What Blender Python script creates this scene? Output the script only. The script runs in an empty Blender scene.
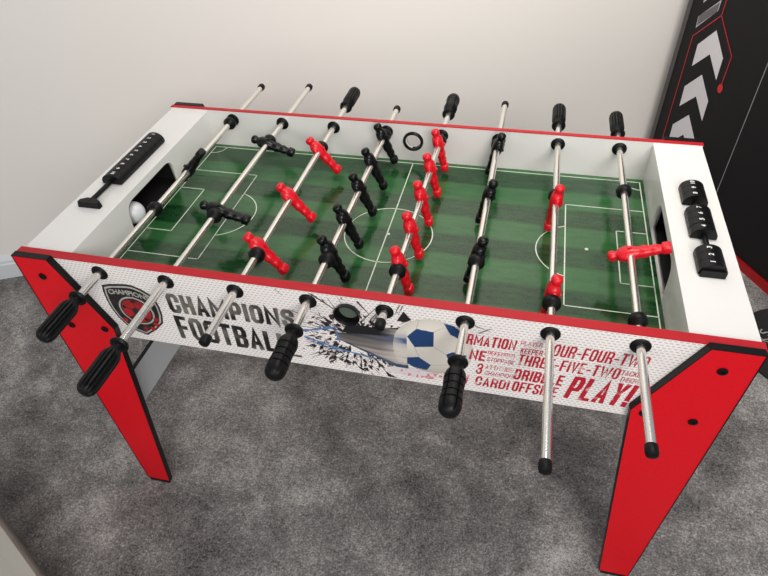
import bpy, bmesh, math, random
import numpy as np
from mathutils import Matrix, Vector, Euler
random.seed(4)
C = bpy.context.scene.collection
PI = math.pi

# ------------------------------------------------------------------ camera, world, lights, exposure
cd = bpy.data.cameras.new('camera'); cam = bpy.data.objects.new('camera', cd); C.objects.link(cam)
cam.location = (0.2389, -0.6407, 1.3765)
cam.rotation_euler = Euler((0.8272, 0.0403, 0.2286), 'XYZ')
cd.sensor_fit = 'HORIZONTAL'; cd.sensor_width = 36.0; cd.lens = 597.0 / 768 * 36
cd.clip_start = 0.02
bpy.context.scene.camera = cam

w = bpy.data.worlds.new('world'); bpy.context.scene.world = w; w.use_nodes = True
bg = w.node_tree.nodes['Background']
bg.inputs[0].default_value = (0.85, 0.92, 1.0, 1); bg.inputs[1].default_value = 0.45

def area(name, loc, target, sx, sy, power, color):
    l = bpy.data.lights.new(name, 'AREA'); l.shape = 'RECTANGLE'; l.size = sx; l.size_y = sy
    l.energy = power; l.color = color
    o = bpy.data.objects.new(name, l); C.objects.link(o); o.location = loc
    o.rotation_euler = (Vector(target) - Vector(loc)).to_track_quat('-Z', 'Y').to_euler()
    return o
area('window_light', (1.15, -2.2, 2.3), (0.0, 0.4, 0.6), 1.3, 1.1, 60, (1.0, 0.975, 0.94))
area('wall_fill_light', (0.40, 0.45, 2.05), (0.60, 1.65, 0.95), 0.7, 0.7, 21, (1.0, 0.96, 0.90))  # added fill lamp, no real fixture: brightens the right of the back wall

area('front_fill_light', (-0.4, -3.2, 1.35), (0.0, 0.3, 0.7), 1.4, 1.0, 19, (1.0, 0.96, 0.92))  # added low fill from the front for the printed panel, not a window
vs = bpy.context.scene.view_settings
vs.view_transform = 'Standard'; vs.look = 'None'; vs.gamma = 1.0; vs.use_curve_mapping = False
vs.exposure = -0.1

# ------------------------------------------------------------------ materials
def lin(r, g, b):
    f = lambda c: (c / 255 / 12.92) if c / 255 <= 0.04045 else ((c / 255 + 0.055) / 1.055) ** 2.4
    return (f(r), f(g), f(b), 1)
def mat(name, col, rough=0.5, metal=0.0, spec=0.5, bump=None, noise=None, coat=0):
    m = bpy.data.materials.new(name); m.use_nodes = True; nt = m.node_tree; b = nt.nodes['Principled BSDF']
    b.inputs['Base Color'].default_value = col; b.inputs['Roughness'].default_value = rough
    b.inputs['Metallic'].default_value = metal; b.inputs['Specular IOR Level'].default_value = spec
    b.inputs['Coat Weight'].default_value = coat
    tc = nt.nodes.new('ShaderNodeTexCoord')
    if noise:   # (scale, amount)
        n = nt.nodes.new('ShaderNodeTexNoise'); n.inputs['Scale'].default_value = noise[0]; n.inputs['Detail'].default_value = 4
        nt.links.new(tc.outputs['Object'], n.inputs['Vector'])
        r = nt.nodes.new('ShaderNodeMapRange'); r.inputs['From Min'].default_value = 0.3; r.inputs['From Max'].default_value = 0.7
        r.inputs['To Min'].default_value = 1 - noise[1]; r.inputs['To Max'].default_value = 1 + noise[1]
        nt.links.new(n.outputs['Fac'], r.inputs['Value'])
        v = nt.nodes.new('ShaderNodeVectorMath'); v.operation = 'SCALE'; v.inputs[0].default_value = col[:3]
        nt.links.new(r.outputs[0], v.inputs['Scale']); nt.links.new(v.outputs[0], b.inputs['Base Color'])
    if bump:    # (scale, strength, distance)
        n = nt.nodes.new('ShaderNodeTexNoise'); n.inputs['Scale'].default_value = bump[0]; n.inputs['Detail'].default_value = 3
        nt.links.new(tc.outputs['Object'], n.inputs['Vector'])
        bp = nt.nodes.new('ShaderNodeBump'); bp.inputs['Strength'].default_value = bump[1]; bp.inputs['Distance'].default_value = bump[2]
        nt.links.new(n.outputs['Fac'], bp.inputs['Height']); nt.links.new(bp.outputs[0], b.inputs['Normal'])
    return m
M = {}
M['white'] = mat('white_laminate', lin(229, 226, 222), 0.22, noise=(5, 0.015))
M['red'] = mat('red_laminate', lin(214, 4, 24), 0.5, noise=(260, 0.05), bump=(900, 0.15, 0.0006), spec=0.3)
M['red_edge'] = mat('red_edge', lin(182, 24, 36), 0.45, spec=0.3, noise=(60, 0.04))
M['black'] = mat('black_plastic', lin(8, 8, 9), 0.40, spec=0.25, bump=(300, 0.05, 0.0005), noise=(40, 0.1))
M['rubber'] = mat('black_rubber', lin(7, 7, 8), 0.45, spec=0.25, bump=(500, 0.1, 0.0004), noise=(40, 0.1))
M['black_man'] = mat('black_figure_plastic', lin(6, 6, 8), 0.28, spec=0.3, noise=(60, 0.1))
M['red_man'] = mat('red_figure_plastic', lin(214, 6, 30), 0.33, noise=(60, 0.05))
M['chrome'] = mat('brushed_steel', lin(226, 223, 217), 0.2, metal=0.92)
M['cup_grey'] = mat('dark_grey_plastic', lin(84, 96, 86), 0.4, noise=(40, 0.1))
M['goal_black'] = mat('goal_black', lin(10, 10, 10), 0.7, noise=(50, 0.1))
M['wall'] = mat('wall_paint', lin(232, 227, 220), 0.85, noise=(1.2, 0.012), bump=(250, 0.08, 0.001))
M['trim'] = mat('trim_paint', lin(214, 216, 218), 0.45, noise=(3, 0.02))
M['line'] = mat('pitch_line', lin(214, 222, 205), 0.6, noise=(300, 0.12))
M['ink_white'] = mat('white_ink', lin(225, 225, 225), 0.5, noise=(100, 0.05))
M['grey_board'] = mat('grey_board', lin(196, 198, 200), 0.5, noise=(4, 0.02))
M['cab'] = mat('black_cabinet_laminate', lin(15, 13, 14), 0.6, noise=(30, 0.08), spec=0.3)
M['cab_edge'] = mat('grey_edge_band', lin(70, 66, 66), 0.5, noise=(30, 0.05))
M['arrow'] = mat('silver_print', lin(176, 174, 178), 0.5, noise=(8, 0.04))
M['arrow_light'] = mat('light_grey_print', lin(206, 203, 206), 0.5, noise=(8, 0.03))
M['arrow_dark'] = mat('dark_grey_print', lin(96, 90, 93), 0.5, noise=(8, 0.04))
M['redline'] = mat('red_print', lin(190, 28, 40), 0.5, noise=(50, 0.05))
M['redbase'] = mat('red_base_trim', lin(150, 6, 14), 0.4, noise=(20, 0.05))
M['ball'] = mat('white_ball', lin(232, 233, 235), 0.3, noise=(60, 0.02))
M['box'] = mat('white_box_plastic', lin(168, 163, 154), 0.4, noise=(6, 0.03))
M['matdark'] = mat('dark_rug', lin(24, 22, 22), 0.95, noise=(120, 0.3), bump=(300, 0.4, 0.003))
M['mattext'] = mat('rug_lettering', lin(150, 146, 142), 0.9, noise=(300, 0.3))

def carpet():
    m = bpy.data.materials.new('carpet'); m.use_nodes = True; nt = m.node_tree; N = nt.nodes; L = nt.links
    b = N['Principled BSDF']; b.inputs['Roughness'].default_value = 0.95; b.inputs['Specular IOR Level'].default_value = 0.1
    tc = N.new('ShaderNodeTexCoord')
    def noise(s, d, rough=0.6, dist=0.0):
        n = N.new('ShaderNodeTexNoise'); n.inputs['Scale'].default_value = s; n.inputs['Detail'].default_value = d
        n.inputs['Roughness'].default_value = rough; n.inputs['Distortion'].default_value = dist
        L.new(tc.outputs['Object'], n.inputs['Vector']); return n.outputs['Fac']
    def math_(op, a, b_):
        k = N.new('ShaderNodeMath'); k.operation = op
        for i, v in enumerate((a, b_)):
            if isinstance(v, (int, float)): k.inputs[i].default_value = v
            else: L.new(v, k.inputs[i])
        return k.outputs[0]
    big = noise(3.6, 3, 0.6, 0.8); mid = noise(13, 4, 0.65, 0.3); fine = noise(200, 2, 0.9); tuft = noise(80, 3, 0.8)
    s = math_('ADD', math_('MULTIPLY', big, 0.75), math_('MULTIPLY', mid, 0.42))
    s = math_('ADD', s, math_('MULTIPLY', fine, 0.95)); s = math_('ADD', s, math_('MULTIPLY', tuft, 0.60))
    r = N.new('ShaderNodeValToRGB'); L.new(math_('SUBTRACT', s, 0.87), r.inputs[0])
    e = r.color_ramp.elements; e[0].position = 0.16; e[0].color = lin(52, 50, 50); e[1].position = 0.86; e[1].color = lin(212, 206, 201)
    x = e.new(0.5); x.color = lin(130, 126, 124)
    L.new(r.outputs[0], b.inputs['Base Color'])
    bp = N.new('ShaderNodeBump'); bp.inputs['Strength'].default_value = 0.7; bp.inputs['Distance'].default_value = 0.004
    L.new(math_('ADD', fine, tuft), bp.inputs['Height']); L.new(bp.outputs[0], b.inputs['Normal'])
    return m
M['carpet'] = carpet()

def pitch():
    m = bpy.data.materials.new('pitch_print'); m.use_nodes = True; nt = m.node_tree; N = nt.nodes; L = nt.links
    b = N['Principled BSDF']; b.inputs['Roughness'].default_value = 0.15; b.inputs['Specular IOR Level'].default_value = 0.55
    tc = N.new('ShaderNodeTexCoord'); sp = N.new('ShaderNodeSeparateXYZ'); L.new(tc.outputs['Object'], sp.inputs[0])
    def mt(op, a, b_=0.0):
        k = N.new('ShaderNodeMath'); k.operation = op
        for i, v in enumerate((a, b_)):
            if isinstance(v, (int, float)): k.inputs[i].default_value = v
            else: L.new(v, k.inputs[i])
        return k.outputs[0]
    # mown bands running along the length, blocks alternating along it
    by = mt('PINGPONG', mt('MULTIPLY', mt('ADD', sp.outputs['Y'], -0.0245), 1 / 0.062), 1.0)
    band = N.new('ShaderNodeMapRange'); band.inputs['From Min'].default_value = 0.42; band.inputs['From Max'].default_value = 0.58
    L.new(by, band.inputs['Value'])
    n1 = N.new('ShaderNodeTexNoise'); n1.inputs['Scale'].default_value = 24; n1.inputs['Detail'].default_value = 5
    mp = N.new('ShaderNodeMapping'); mp.inputs['Scale'].default_value = (1, 4, 1)
    L.new(tc.outputs['Object'], mp.inputs[0]); L.new(mp.outputs[0], n1.inputs['Vector'])
    n2 = N.new('ShaderNodeTexNoise'); n2.inputs['Scale'].default_value = 420; n2.inputs['Detail'].default_value = 2
    L.new(tc.outputs['Object'], n2.inputs['Vector'])
    f = mt('ADD', mt('MULTIPLY', band.outputs[0], 0.34), mt('ADD', mt('MULTIPLY', n1.outputs['Fac'], 0.5), mt('MULTIPLY', n2.outputs['Fac'], 0.5)))
    r = N.new('ShaderNodeValToRGB'); L.new(f, r.inputs[0])
    e = r.color_ramp.elements; e[0].position = 0.35; e[0].color = lin(12, 44, 22); e[1].position = 1.0; e[1].color = lin(54, 106, 58)
    L.new(r.outputs[0], b.inputs['Base Color'])
    return m
M['pitch'] = pitch()

def dashed():
    m = bpy.data.materials.new('net_pattern_print'); m.use_nodes = True; nt = m.node_tree; N = nt.nodes; L = nt.links
    b = N['Principled BSDF']; b.inputs['Roughness'].default_value = 0.42
    tc = N.new('ShaderNodeTexCoord'); sp = N.new('ShaderNodeSeparateXYZ'); L.new(tc.outputs['Object'], sp.inputs[0])
    def mt(op, a, b_=0.0):
        k = N.new('ShaderNodeMath'); k.operation = op
        for i, v in enumerate((a, b_)):
            if isinstance(v, (int, float)): k.inputs[i].default_value = v
            else: L.new(v, k.inputs[i])
        return k.outputs[0]
    v = mt('MULTIPLY', sp.outputs['Z'], 1 / 0.0054); row = mt('FLOOR', v); fv = mt('FRACT', v)
    u = mt('FRACT', mt('ADD', mt('MULTIPLY', sp.outputs['X'], 1 / 0.0078), mt('MULTIPLY', row, 0.5)))
    mask = mt('MULTIPLY', mt('LESS_THAN', fv, 0.27), mt('LESS_THAN', u, 0.62))
    r = N.new('ShaderNodeMix'); r.data_type = 'RGBA'; L.new(mask, r.inputs['Factor'])
    r.inputs['A'].default_value = lin(242, 236, 232); r.inputs['B'].default_value = lin(182, 170, 170)
    L.new(r.outputs['Result'], b.inputs['Base Color'])
    return m
M['net'] = dashed()

def worn(name, c1, c2, scale, lo, hi, stretch=(1, 1, 1)):
    m = bpy.data.materials.new(name); m.use_nodes = True; nt = m.node_tree; N = nt.nodes; L = nt.links
    b = N['Principled BSDF']; b.inputs['Roughness'].default_value = 0.42
    tc = N.new('ShaderNodeTexCoord'); mp = N.new('ShaderNodeMapping'); mp.inputs['Scale'].default_value = stretch
    L.new(tc.outputs['Object'], mp.inputs[0])
    n = N.new('ShaderNodeTexNoise'); n.inputs['Scale'].default_value = scale; n.inputs['Detail'].default_value = 5
    L.new(mp.outputs[0], n.inputs['Vector'])
    r = N.new('ShaderNodeValToRGB'); L.new(n.outputs['Fac'], r.inputs[0]); e = r.color_ramp.elements
    e[0].position = lo; e[0].color = c1; e[1].position = hi; e[1].color = c2
    L.new(r.outputs[0], b.inputs['Base Color']); return m
M['title'] = worn('dark_metal_lettering', lin(26, 25, 22), lin(150, 144, 134), 22, 0.46, 0.72, (1, 1, 0.7))
M['red_ink'] = worn('worn_red_ink', lin(186, 22, 44), lin(226, 176, 178), 60, 0.56, 0.68)
M['red_ink_faint'] = worn('faint_red_ink', lin(206, 84, 96), lin(236, 200, 200), 70, 0.50, 0.62)
M['badge_silver'] = mat('badge_silver', lin(176, 172, 166), 0.4, noise=(60, 0.2))
M['badge_black'] = worn('badge_black', lin(20, 18, 18), lin(60, 56, 54), 60, 0.5, 0.75)
M['badge_red'] = worn('badge_red', lin(176, 20, 30), lin(110, 10, 18), 40, 0.5, 0.7)
def attr_mat():
    m = bpy.data.materials.new('football_print'); m.use_nodes = True; nt = m.node_tree; b = nt.nodes['Principled BSDF']
    a = nt.nodes.new('ShaderNodeAttribute'); a.attribute_name = 'ink'; nt.links.new(a.outputs['Color'], b.inputs['Base Color'])
    b.inputs['Roughness'].default_value = 0.42; return m
M['print'] = attr_mat()

# ------------------------------------------------------------------ helpers
def link(name, me, parent=None, loc=(0, 0, 0), rot=(0, 0, 0)):
    o = bpy.data.objects.new(name, me); C.objects.link(o)
    if parent: o.parent = parent
    o.location = loc; o.rotation_euler = rot; return o
def mesh_obj(name, bm, mats, parent=None, loc=(0, 0, 0), rot=(0, 0, 0), smooth=None, bevel=0):
    if bevel:
        es = [e for e in bm.edges if len(e.link_faces) == 2 and e.calc_face_angle(0) > 0.6]
        bmesh.ops.bevel(bm, geom=es, offset=bevel, segments=2, profile=0.5, affect='EDGES', clamp_overlap=True)
    bmesh.ops.recalc_face_normals(bm, faces=bm.faces)
    me = bpy.data.meshes.new(name); bm.to_mesh(me); bm.free()
    for m in (mats if isinstance(mats, (list, tuple)) else [mats]): me.materials.append(m)
    if smooth is not None:
        me.shade_smooth()
        try: me.set_sharp_from_angle(angle=math.radians(smooth))
        except Exception: pass
    return link(name, me, parent, loc, rot)
def box(bm, x0, x1, y0, y1, z0, z1, mi=0):
    vs = [bm.verts.new((x, y, z)) for x in (x0, x1) for y in (y0, y1) for z in (z0, z1)]
    for f in ((0, 1, 3, 2), (4, 6, 7, 5), (0, 4, 5, 1), (2, 3, 7, 6), (0, 2, 6, 4), (1, 5, 7, 3)):
        fc = bm.faces.new([vs[i] for i in f]); fc.material_index = mi
    return vs
def circ(cx, cy, r, n=28): return [(cx + r * math.cos(2 * PI * i / n), cy + r * math.sin(2 * PI * i / n)) for i in range(n)]
def plate(name, loops, d0, d1, axis, mats, parent=None, smooth=None):
    """flat outline with holes (loops in u,v), extruded between d0 and d1 along axis 'y' (u=x,v=z) or 'x' (u=y,v=z) or 'z'"""
    cu = bpy.data.curves.new(name, 'CURVE'); cu.dimensions = '2D'; cu.fill_mode = 'BOTH'; cu.extrude = 0.5
    for lp in loops:
        s = cu.splines.new('POLY'); s.points.add(len(lp) - 1)
        for p, q in zip(s.points, lp): p.co = (q[0], q[1], 0, 1)
        s.use_cyclic_u = True
    t = bpy.data.objects.new('t', cu); C.objects.link(t)
    dg = bpy.context.evaluated_depsgraph_get(); me = bpy.data.meshes.new_from_object(t.evaluated_get(dg))
    bpy.data.objects.remove(t); bpy.data.curves.remove(cu)
    bm = bmesh.new(); bm.from_mesh(me); bpy.data.meshes.remove(me)
    bmesh.ops.remove_doubles(bm, verts=bm.verts, dist=1e-6)
    for v in bm.verts:
        u, vv, d = v.co; d = d0 + (d + 0.5) * (d1 - d0)
        v.co = (u, d, vv) if axis == 'y' else ((d, u, vv) if axis == 'x' else (u, vv, d))
    for f in bm.faces: f.material_index = 0
    return mesh_obj(name, bm, mats, parent, smooth=smooth)
def flat_poly(bm, pts, y, mi=0, axis='y'):
    vs = [bm.verts.new((p[0], y, p[1]) if axis == 'y' else (p[0], p[1], y)) for p in pts]
    f = bm.faces.new(vs); f.material_index = mi; return f
def lathe(bm, prof, axis='y', n=24, mod=None, mi=0, cap=True, org=(0, 0, 0)):
    """prof: list of (t, r); t along the axis"""
    rings = []
    for k, (t, r) in enumerate(prof):
        ring = []
        for i in range(n):
            a = 2 * PI * i / n; rr = r * (mod(k, t, a) if mod else 1)
            c_, s_ = rr * math.cos(a), rr * math.sin(a)
            co = {'y': (c_, t, s_), 'x': (t, c_, s_), 'z': (c_, s_, t)}[axis]
            ring.append(bm.verts.new((co[0] + org[0], co[1] + org[1], co[2] + org[2])))
        rings.append(ring)
    for a, b in zip(rings, rings[1:]):
        for i in range(n):
            f = bm.faces.new((a[i], a[(i + 1) % n], b[(i + 1) % n], b[i])); f.material_index = mi
    if cap:
        for r_ in (rings[0], rings[-1]): f = bm.faces.new(r_); f.material_index = mi
def text_geo(s, bold=0.0):
    cu = bpy.data.curves.new('t', 'FONT'); cu.body = s; cu.offset = bold; cu.resolution_u = 3
    t = bpy.data.objects.new('t', cu); C.objects.link(t)
    dg = bpy.context.evaluated_depsgraph_get(); me = bpy.data.meshes.new_from_object(t.evaluated_get(dg))
    bpy.data.objects.remove(t)
    V = [v.co.copy() for v in me.vertices]; F = [tuple(p.vertices) for p in me.polygons]
    bpy.data.meshes.remove(me)
    x0 = min(v.x for v in V); x1 = max(v.x for v in V); y0 = min(v.y for v in V); y1 = max(v.y for v in V)
    return [((v.x - x0) / (x1 - x0), (v.y - y0) / (y1 - y0)) for v in V], F
def add_text(bm, s, fn, bold=0.02, mi=0):
    V, F = text_geo(s, bold); vs = [bm.verts.new(fn(u, v)) for u, v in V]
    for f in F:
        try: q = bm.faces.new([vs[i] for i in f]); q.material_index = mi
        except ValueError: pass
def empty(name, label, cat, loc=(0, 0, 0), rz=0):
    o = bpy.data.objects.new(name, None); C.objects.link(o); o.location = loc; o.rotation_euler = (0, 0, rz)
    o['label'] = label; o['category'] = cat; return o

# ------------------------------------------------------------------ the room
WA = math.radians(26); WP = Vector((-1.537, 0.607, 0))
bm = bmesh.new(); box(bm, -3.2, 3.2, -2.4, 3.6, -0.05, 0.0)
o = mesh_obj('floor', bm, M['carpet']); o['kind'] = 'structure'
bm = bmesh.new(); box(bm, -1.4, 4.2, 0.0, 0.10, 0.0, 2.7)
o = mesh_obj('wall_back', bm, M['wall'], loc=WP, rot=(0, 0, WA)); o['kind'] = 'structure'
bm = bmesh.new()
prof = [(0, 0), (-0.016, 0), (-0.016, 0.058), (-0.012, 0.062), (-0.012, 0.072), (-0.005, 0.086), (0, 0.088)]
a = [bm.verts.new((-1.4, y, z)) for y, z in prof]; b = [bm.verts.new((4.2, y, z)) for y, z in prof]
for i in range(len(prof)):
    j = (i + 1) % len(prof); bm.faces.new((a[i], a[j], b[j], b[i]))
bm.faces.new(a); bm.faces.new(b)
o = mesh_obj('baseboard_back', bm, M['trim'], loc=WP - Vector((0, 0, 0)), rot=(0, 0, WA)); o['kind'] = 'structure'

# ------------------------------------------------------------------ the football table
PI8 = 0.1266; WB = 0.5685; T = 0.0170; ZT = 0.7395; ZE = 0.7335; ZF = 0.647; ZR = 0.7168; XI = 0.507; HX = 0.602; ZB = 0.5535; TB = 0.0105
CY = (T + WB) / 2
rx = [(i - 3.5) * PI8 for i in range(8)]
table = empty('foosball_table', 'white and red football table with steel player rods over a green pitch', 'football table')

holes = [circ(x, ZR, 0.0080) for x in rx]
front = plate('front_panel', [[(-HX, ZB), (HX, ZB), (HX, ZT - 0.001), (-HX, ZT - 0.001)], circ(0.003, 0.704, 0.0165)] + holes, 0.0, T, 'y', M['net'], table)
front['label'] = 'white front panel printed with a football and slogans'
back = plate('back_panel', [[(-HX, ZB), (HX, ZB), (HX, ZT - 0.001), (-HX, ZT - 0.001)], circ(0.0, 0.697, 0.0175)] + holes, WB, WB + TB, 'y', M['white'], table)
for nm, y, tt in (('top_edge_strip', 0.0, T), ('top_edge_strip', WB, TB)):
    bm = bmesh.new(); box(bm, -HX - 0.001, HX + 0.001, y - 0.0004, y + tt + 0.0004, ZT - 0.0016, ZT)
    mesh_obj(nm, bm, M['red_edge'], table, bevel=0.0005)
# pitch
bm = bmesh.new(); box(bm, -XI, XI, T, WB, ZF - 0.012, ZF)
field = mesh_obj('playing_pitch', bm, M['pitch'], table)
bm = bmesh.new(); zl = ZF + 0.0004
def seg(x0, y0, x1, y1, wd=0.0022):
    d = Vector((x1 - x0, y1 - y0)); n = Vector((-d.y, d.x)).normalized() * wd / 2; d.normalize(); e = d * wd / 2
    flat_poly(bm, [(x0 - e.x + n.x, y0 - e.y + n.y), (x0 - e.x - n.x, y0 - e.y - n.y), (x1 + e.x - n.x, y1 + e.y - n.y), (x1 + e.x + n.x, y1 + e.y + n.y)], zl, 0, 'z')
def arc(cx, cy, r, a0, a1, n=40, wd=0.0022):
    for i in range(n):
        p = math.radians(a0 + (a1 - a0) * i / n); q = math.radians(a0 + (a1 - a0) * (i + 1) / n)
        flat_poly(bm, [(cx + (r + s) * math.cos(t), cy + (r + s) * math.sin(t)) for t, s in ((p, -wd / 2), (p, wd / 2), (q, wd / 2), (q, -wd / 2))], zl, 0, 'z')
EX = 0.499; EY0 = T + 0.012; EY1 = WB - 0.013
seg(-EX, EY0, EX, EY0); seg(-EX, EY1, EX, EY1); seg(-EX, EY0, -EX, EY1); seg(EX, EY0, EX, EY1)
seg(0, EY0, 0, EY1); arc(0.003, CY - 0.01, 0.088, 0, 360, 80)
for s in (-1, 1):
    seg(s * EX, CY - 0.153, s * 0.345, CY - 0.153); seg(s * EX, CY + 0.153, s * 0.345, CY + 0.153); seg(s * 0.345, CY - 0.153, s * 0.345, CY + 0.153)
    seg(s * EX, CY - 0.0777, s * 0.442, CY - 0.0777); seg(s * EX, CY + 0.0777, s * 0.442, CY + 0.0777); seg(s * 0.442, CY - 0.0777, s * 0.442, CY + 0.0777)
    a0 = 180 if s > 0 else 0
    arc(s * 0.372, CY, 0.081, a0 - 70.5, a0 + 70.5)
    arc(s * EX, EY1, 0.03, 180 if s > 0 else 270, 270 if s > 0 else 360, 12); arc(s * EX, EY0, 0.03, 90 if s > 0 else 0, 180 if s > 0 else 90, 12)
    flat_poly(bm, circ(s * 0.385, CY + 0.01, 0.0035, 12), zl, 0, 'z')
flat_poly(bm, circ(0.003, CY - 0.01, 0.0035, 12), zl, 0, 'z')
mesh_obj('pitch_markings', bm, M['line'], field)
# end blocks: top board, goal wall with a rounded opening, outer panel, black goal pocket
def rounded(pts, r, n=6):
    out = []
    for i, p in enumerate(pts):
        p = Vector(p); a = (Vector(pts[i - 1]) - p); b = (Vector(pts[(i + 1) % len(pts)]) - p); rr = min(r[i], a.length * .45, b.length * .45)
        if rr <= 0: out.append(tuple(p)); continue
        A = p + a.normalized() * rr; B = p + b.normalized() * rr
        for k in range(n + 1):
            t = k / n; out.append(tuple(A * (1 - t) ** 2 + p * 2 * t * (1 - t) + B * t * t))
    return out
for s in (-1, 1):
    blk = []
    bm = bmesh.new(); x0, x1 = sorted((s * XI, s * HX)); box(bm, x0, x1, T, WB, ZE - 0.012, ZE)
    top = mesh_obj('end_top_board', bm, M['white'], table, bevel=0.0012)
    g0, g1 = (CY - 0.104, CY + 0.090) if s < 0 else (CY - 0.108, CY + 0.1)
    hole = rounded([(g0, ZF), (g0 + 0.004 , 0.717), (g1 - 0.006, 0.717), (g1, ZF)], [0, 0.026, 0.031, 0], 8)
    outer = [(T, ZB), (WB, ZB), (WB, ZE - 0.012), (T, ZE - 0.012)]
    hole[0] = (g0, ZF - 0.0); hole[-1] = (g1, ZF - 0.0)
    d = sorted((s * XI, s * (XI + 0.010)))
    plate('goal_wall', [outer, hole], d[0], d[1], 'x', M['white'], table)
    bm = bmesh.new(); x0, x1 = sorted((s * (HX - 0.012), s * HX)); box(bm, x0, x1, T, WB, ZB, ZE - 0.012)
    mesh_obj('end_panel', bm, M['white'], table)
    bm = bmesh.new(); xa, xb = s * (XI + 0.010), s * (XI + 0.078)
    # open pocket: floor, back, sides, roof
    x0, x1 = sorted((xa, xb)); t_ = 0.004
    box(bm, x0, x1, g0 - 0.02, g1 + 0.02, ZF - 0.006, ZF - 0.002)
    xx = sorted((xb, xb + s * t_)); box(bm, xx[0], xx[1], g0 - 0.02, g1 + 0.02, ZF - 0.012, ZE - 0.013)
    box(bm, x0, x1, g0 - 0.024, g0 - 0.02, ZF - 0.012, ZE - 0.013); box(bm, x0, x1, g1 + 0.02, g1 + 0.024, ZF - 0.012, ZE - 0.013)
    box(bm, x0, x1, g0 - 0.02, g1 + 0.02, ZE - 0.0165, ZE - 0.0125)
    mesh_obj('goal_pocket', bm, M['goal_black'], table)

# legs: flat tapered boards with black edge banding and bolt heads
leg_pts = [(0.597, 0.7425), (0.529, 0.7425), (0.459, 0.585), (0.5235, 0.012), (0.582, 0.012)]
for s in (-1, 1):
    for side in (0, 1):
        y0, y1 = (-0.0135, -0.0008) if side == 0 else (WB + TB + 0.0008, WB + TB + 0.0135)
        P = [(s * a, b - (0.0035 if side and b > 0.7 else 0)) for a, b in leg_pts]
        lg = plate('leg', [P], y0 + 0.0006, y1 - 0.0006, 'y', M['red'], table)
        # banding
        bm = bmesh.new(); n = len(P); cx = sum(p[0] for p in P) / n; cz = sum(p[1] for p in P) / n
        A = [bm.verts.new((p[0], y0, p[1])) for p in P]; B = [bm.verts.new((p[0], y1, p[1])) for p in P]
        off = []
        for i in range(n):
            p = Vector(P[i]); d1 = (p - Vector(P[i - 1])).normalized(); d2 = (Vector(P[(i + 1) % n]) - p).normalized()
            n1 = Vector((d1.y, -d1.x)); n2 = Vector((d2.y, -d2.x))
            if s < 0: n1, n2 = n1, n2
            m_ = (n1 + n2).normalized(); m_ = m_ / max(0.3, m_.dot(n1))
            if (p + m_ * 0.002 - Vector((cx, cz))).length < (p - Vector((cx, cz))).length: m_ = -m_
            off.append(p + m_ * 0.0016)
        A2 = [bm.verts.new((p[0], y0, p[1])) for p in off]; B2 = [bm.verts.new((p[0], y1, p[1])) for p in off]
        for i in range(n):
            j = (i + 1) % n
            bm.faces.new((A2[i], A2[j], B2[j], B2[i])); bm.faces.new((A[i], A[j], A2[j], A2[i])); bm.faces.new((B[i], B[j], B2[j], B2[i])); bm.faces.new((A[i], A[j], B[j], B[i]))
        mesh_obj('edge_banding', bm, M['black'], lg)
        bm = bmesh.new(); x0, x1 = sorted((s * 0.527, s * 0.580)); box(bm, x0, x1, y0 + 0.001, y1 - 0.001, 0.0, 0.0125)
        mesh_obj('foot_pad', bm, M['black'], lg)
        yb = y0 if side == 0 else y1; sg = -1 if side == 0 else 1
        for bx_, bz in ((0.555, 0.702), (0.5515, 0.5795), (0.479, 0.582)):
            bm = bmesh.new(); r = 0.0072
            lathe(bm, [(0, r), (sg * 0.0016, r), (sg * 0.0022, r * .8), (sg * 0.0022, r * .45), (sg * 0.0008, r * .38)], 'y', 18)
            mesh_obj('bolt_head', bm, M['black'], lg, loc=(s * bx_, yb, bz), smooth=40)
    # stretcher board between the front and back leg of this end
    bm = bmesh.new(); x0, x1 = sorted((s * 0.520, s * 0.528)); box(bm, x0, x1, -0.0008, WB + TB + 0.0008, 0.292, 0.388)
    st = mesh_obj('stretcher_board', bm, M['grey_board'], table)
    bm = bmesh.new(); box(bm, x0 - 0.0003, x1 + 0.0003, -0.0008, WB + TB + 0.0008, 0.388, 0.3895); mesh_obj('edge_banding', bm, M['black'], st)

# ball chute (front) and ball entry ring (back)
bm = bmesh.new()
lathe(bm, [(0.004, 0.0160), (-0.002, 0.0160), (-0.008, 0.0178), (-0.011, 0.0205), (-0.0105, 0.0218), (-0.005, 0.0212), (-0.0005, 0.0190), (-0.0005, 0.0160), (0.004, 0.0160)], 'y', 40, cap=False)
lathe(bm, [(0.0030, 0.0159), (0.0040, 0.0159)], 'y', 40, mi=1); 
mesh_obj('ball_entry_cup', bm, [M['black'], M['cup_grey']], table, loc=(0.003, 0, 0.704), smooth=50)
bm = bmesh.new()
lathe(bm, [(0.006, 0.0172), (-0.002, 0.0172), (-0.006, 0.0185), (-0.006, 0.0212), (-0.003, 0.0235), (0.0, 0.0238), (0.0, 0.0172), (0.006, 0.0172)], 'y', 40, cap=False)
mesh_obj('ball_entry_ring', bm, M['black'], table, loc=(-0.002, WB, 0.697), smooth=50)

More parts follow.
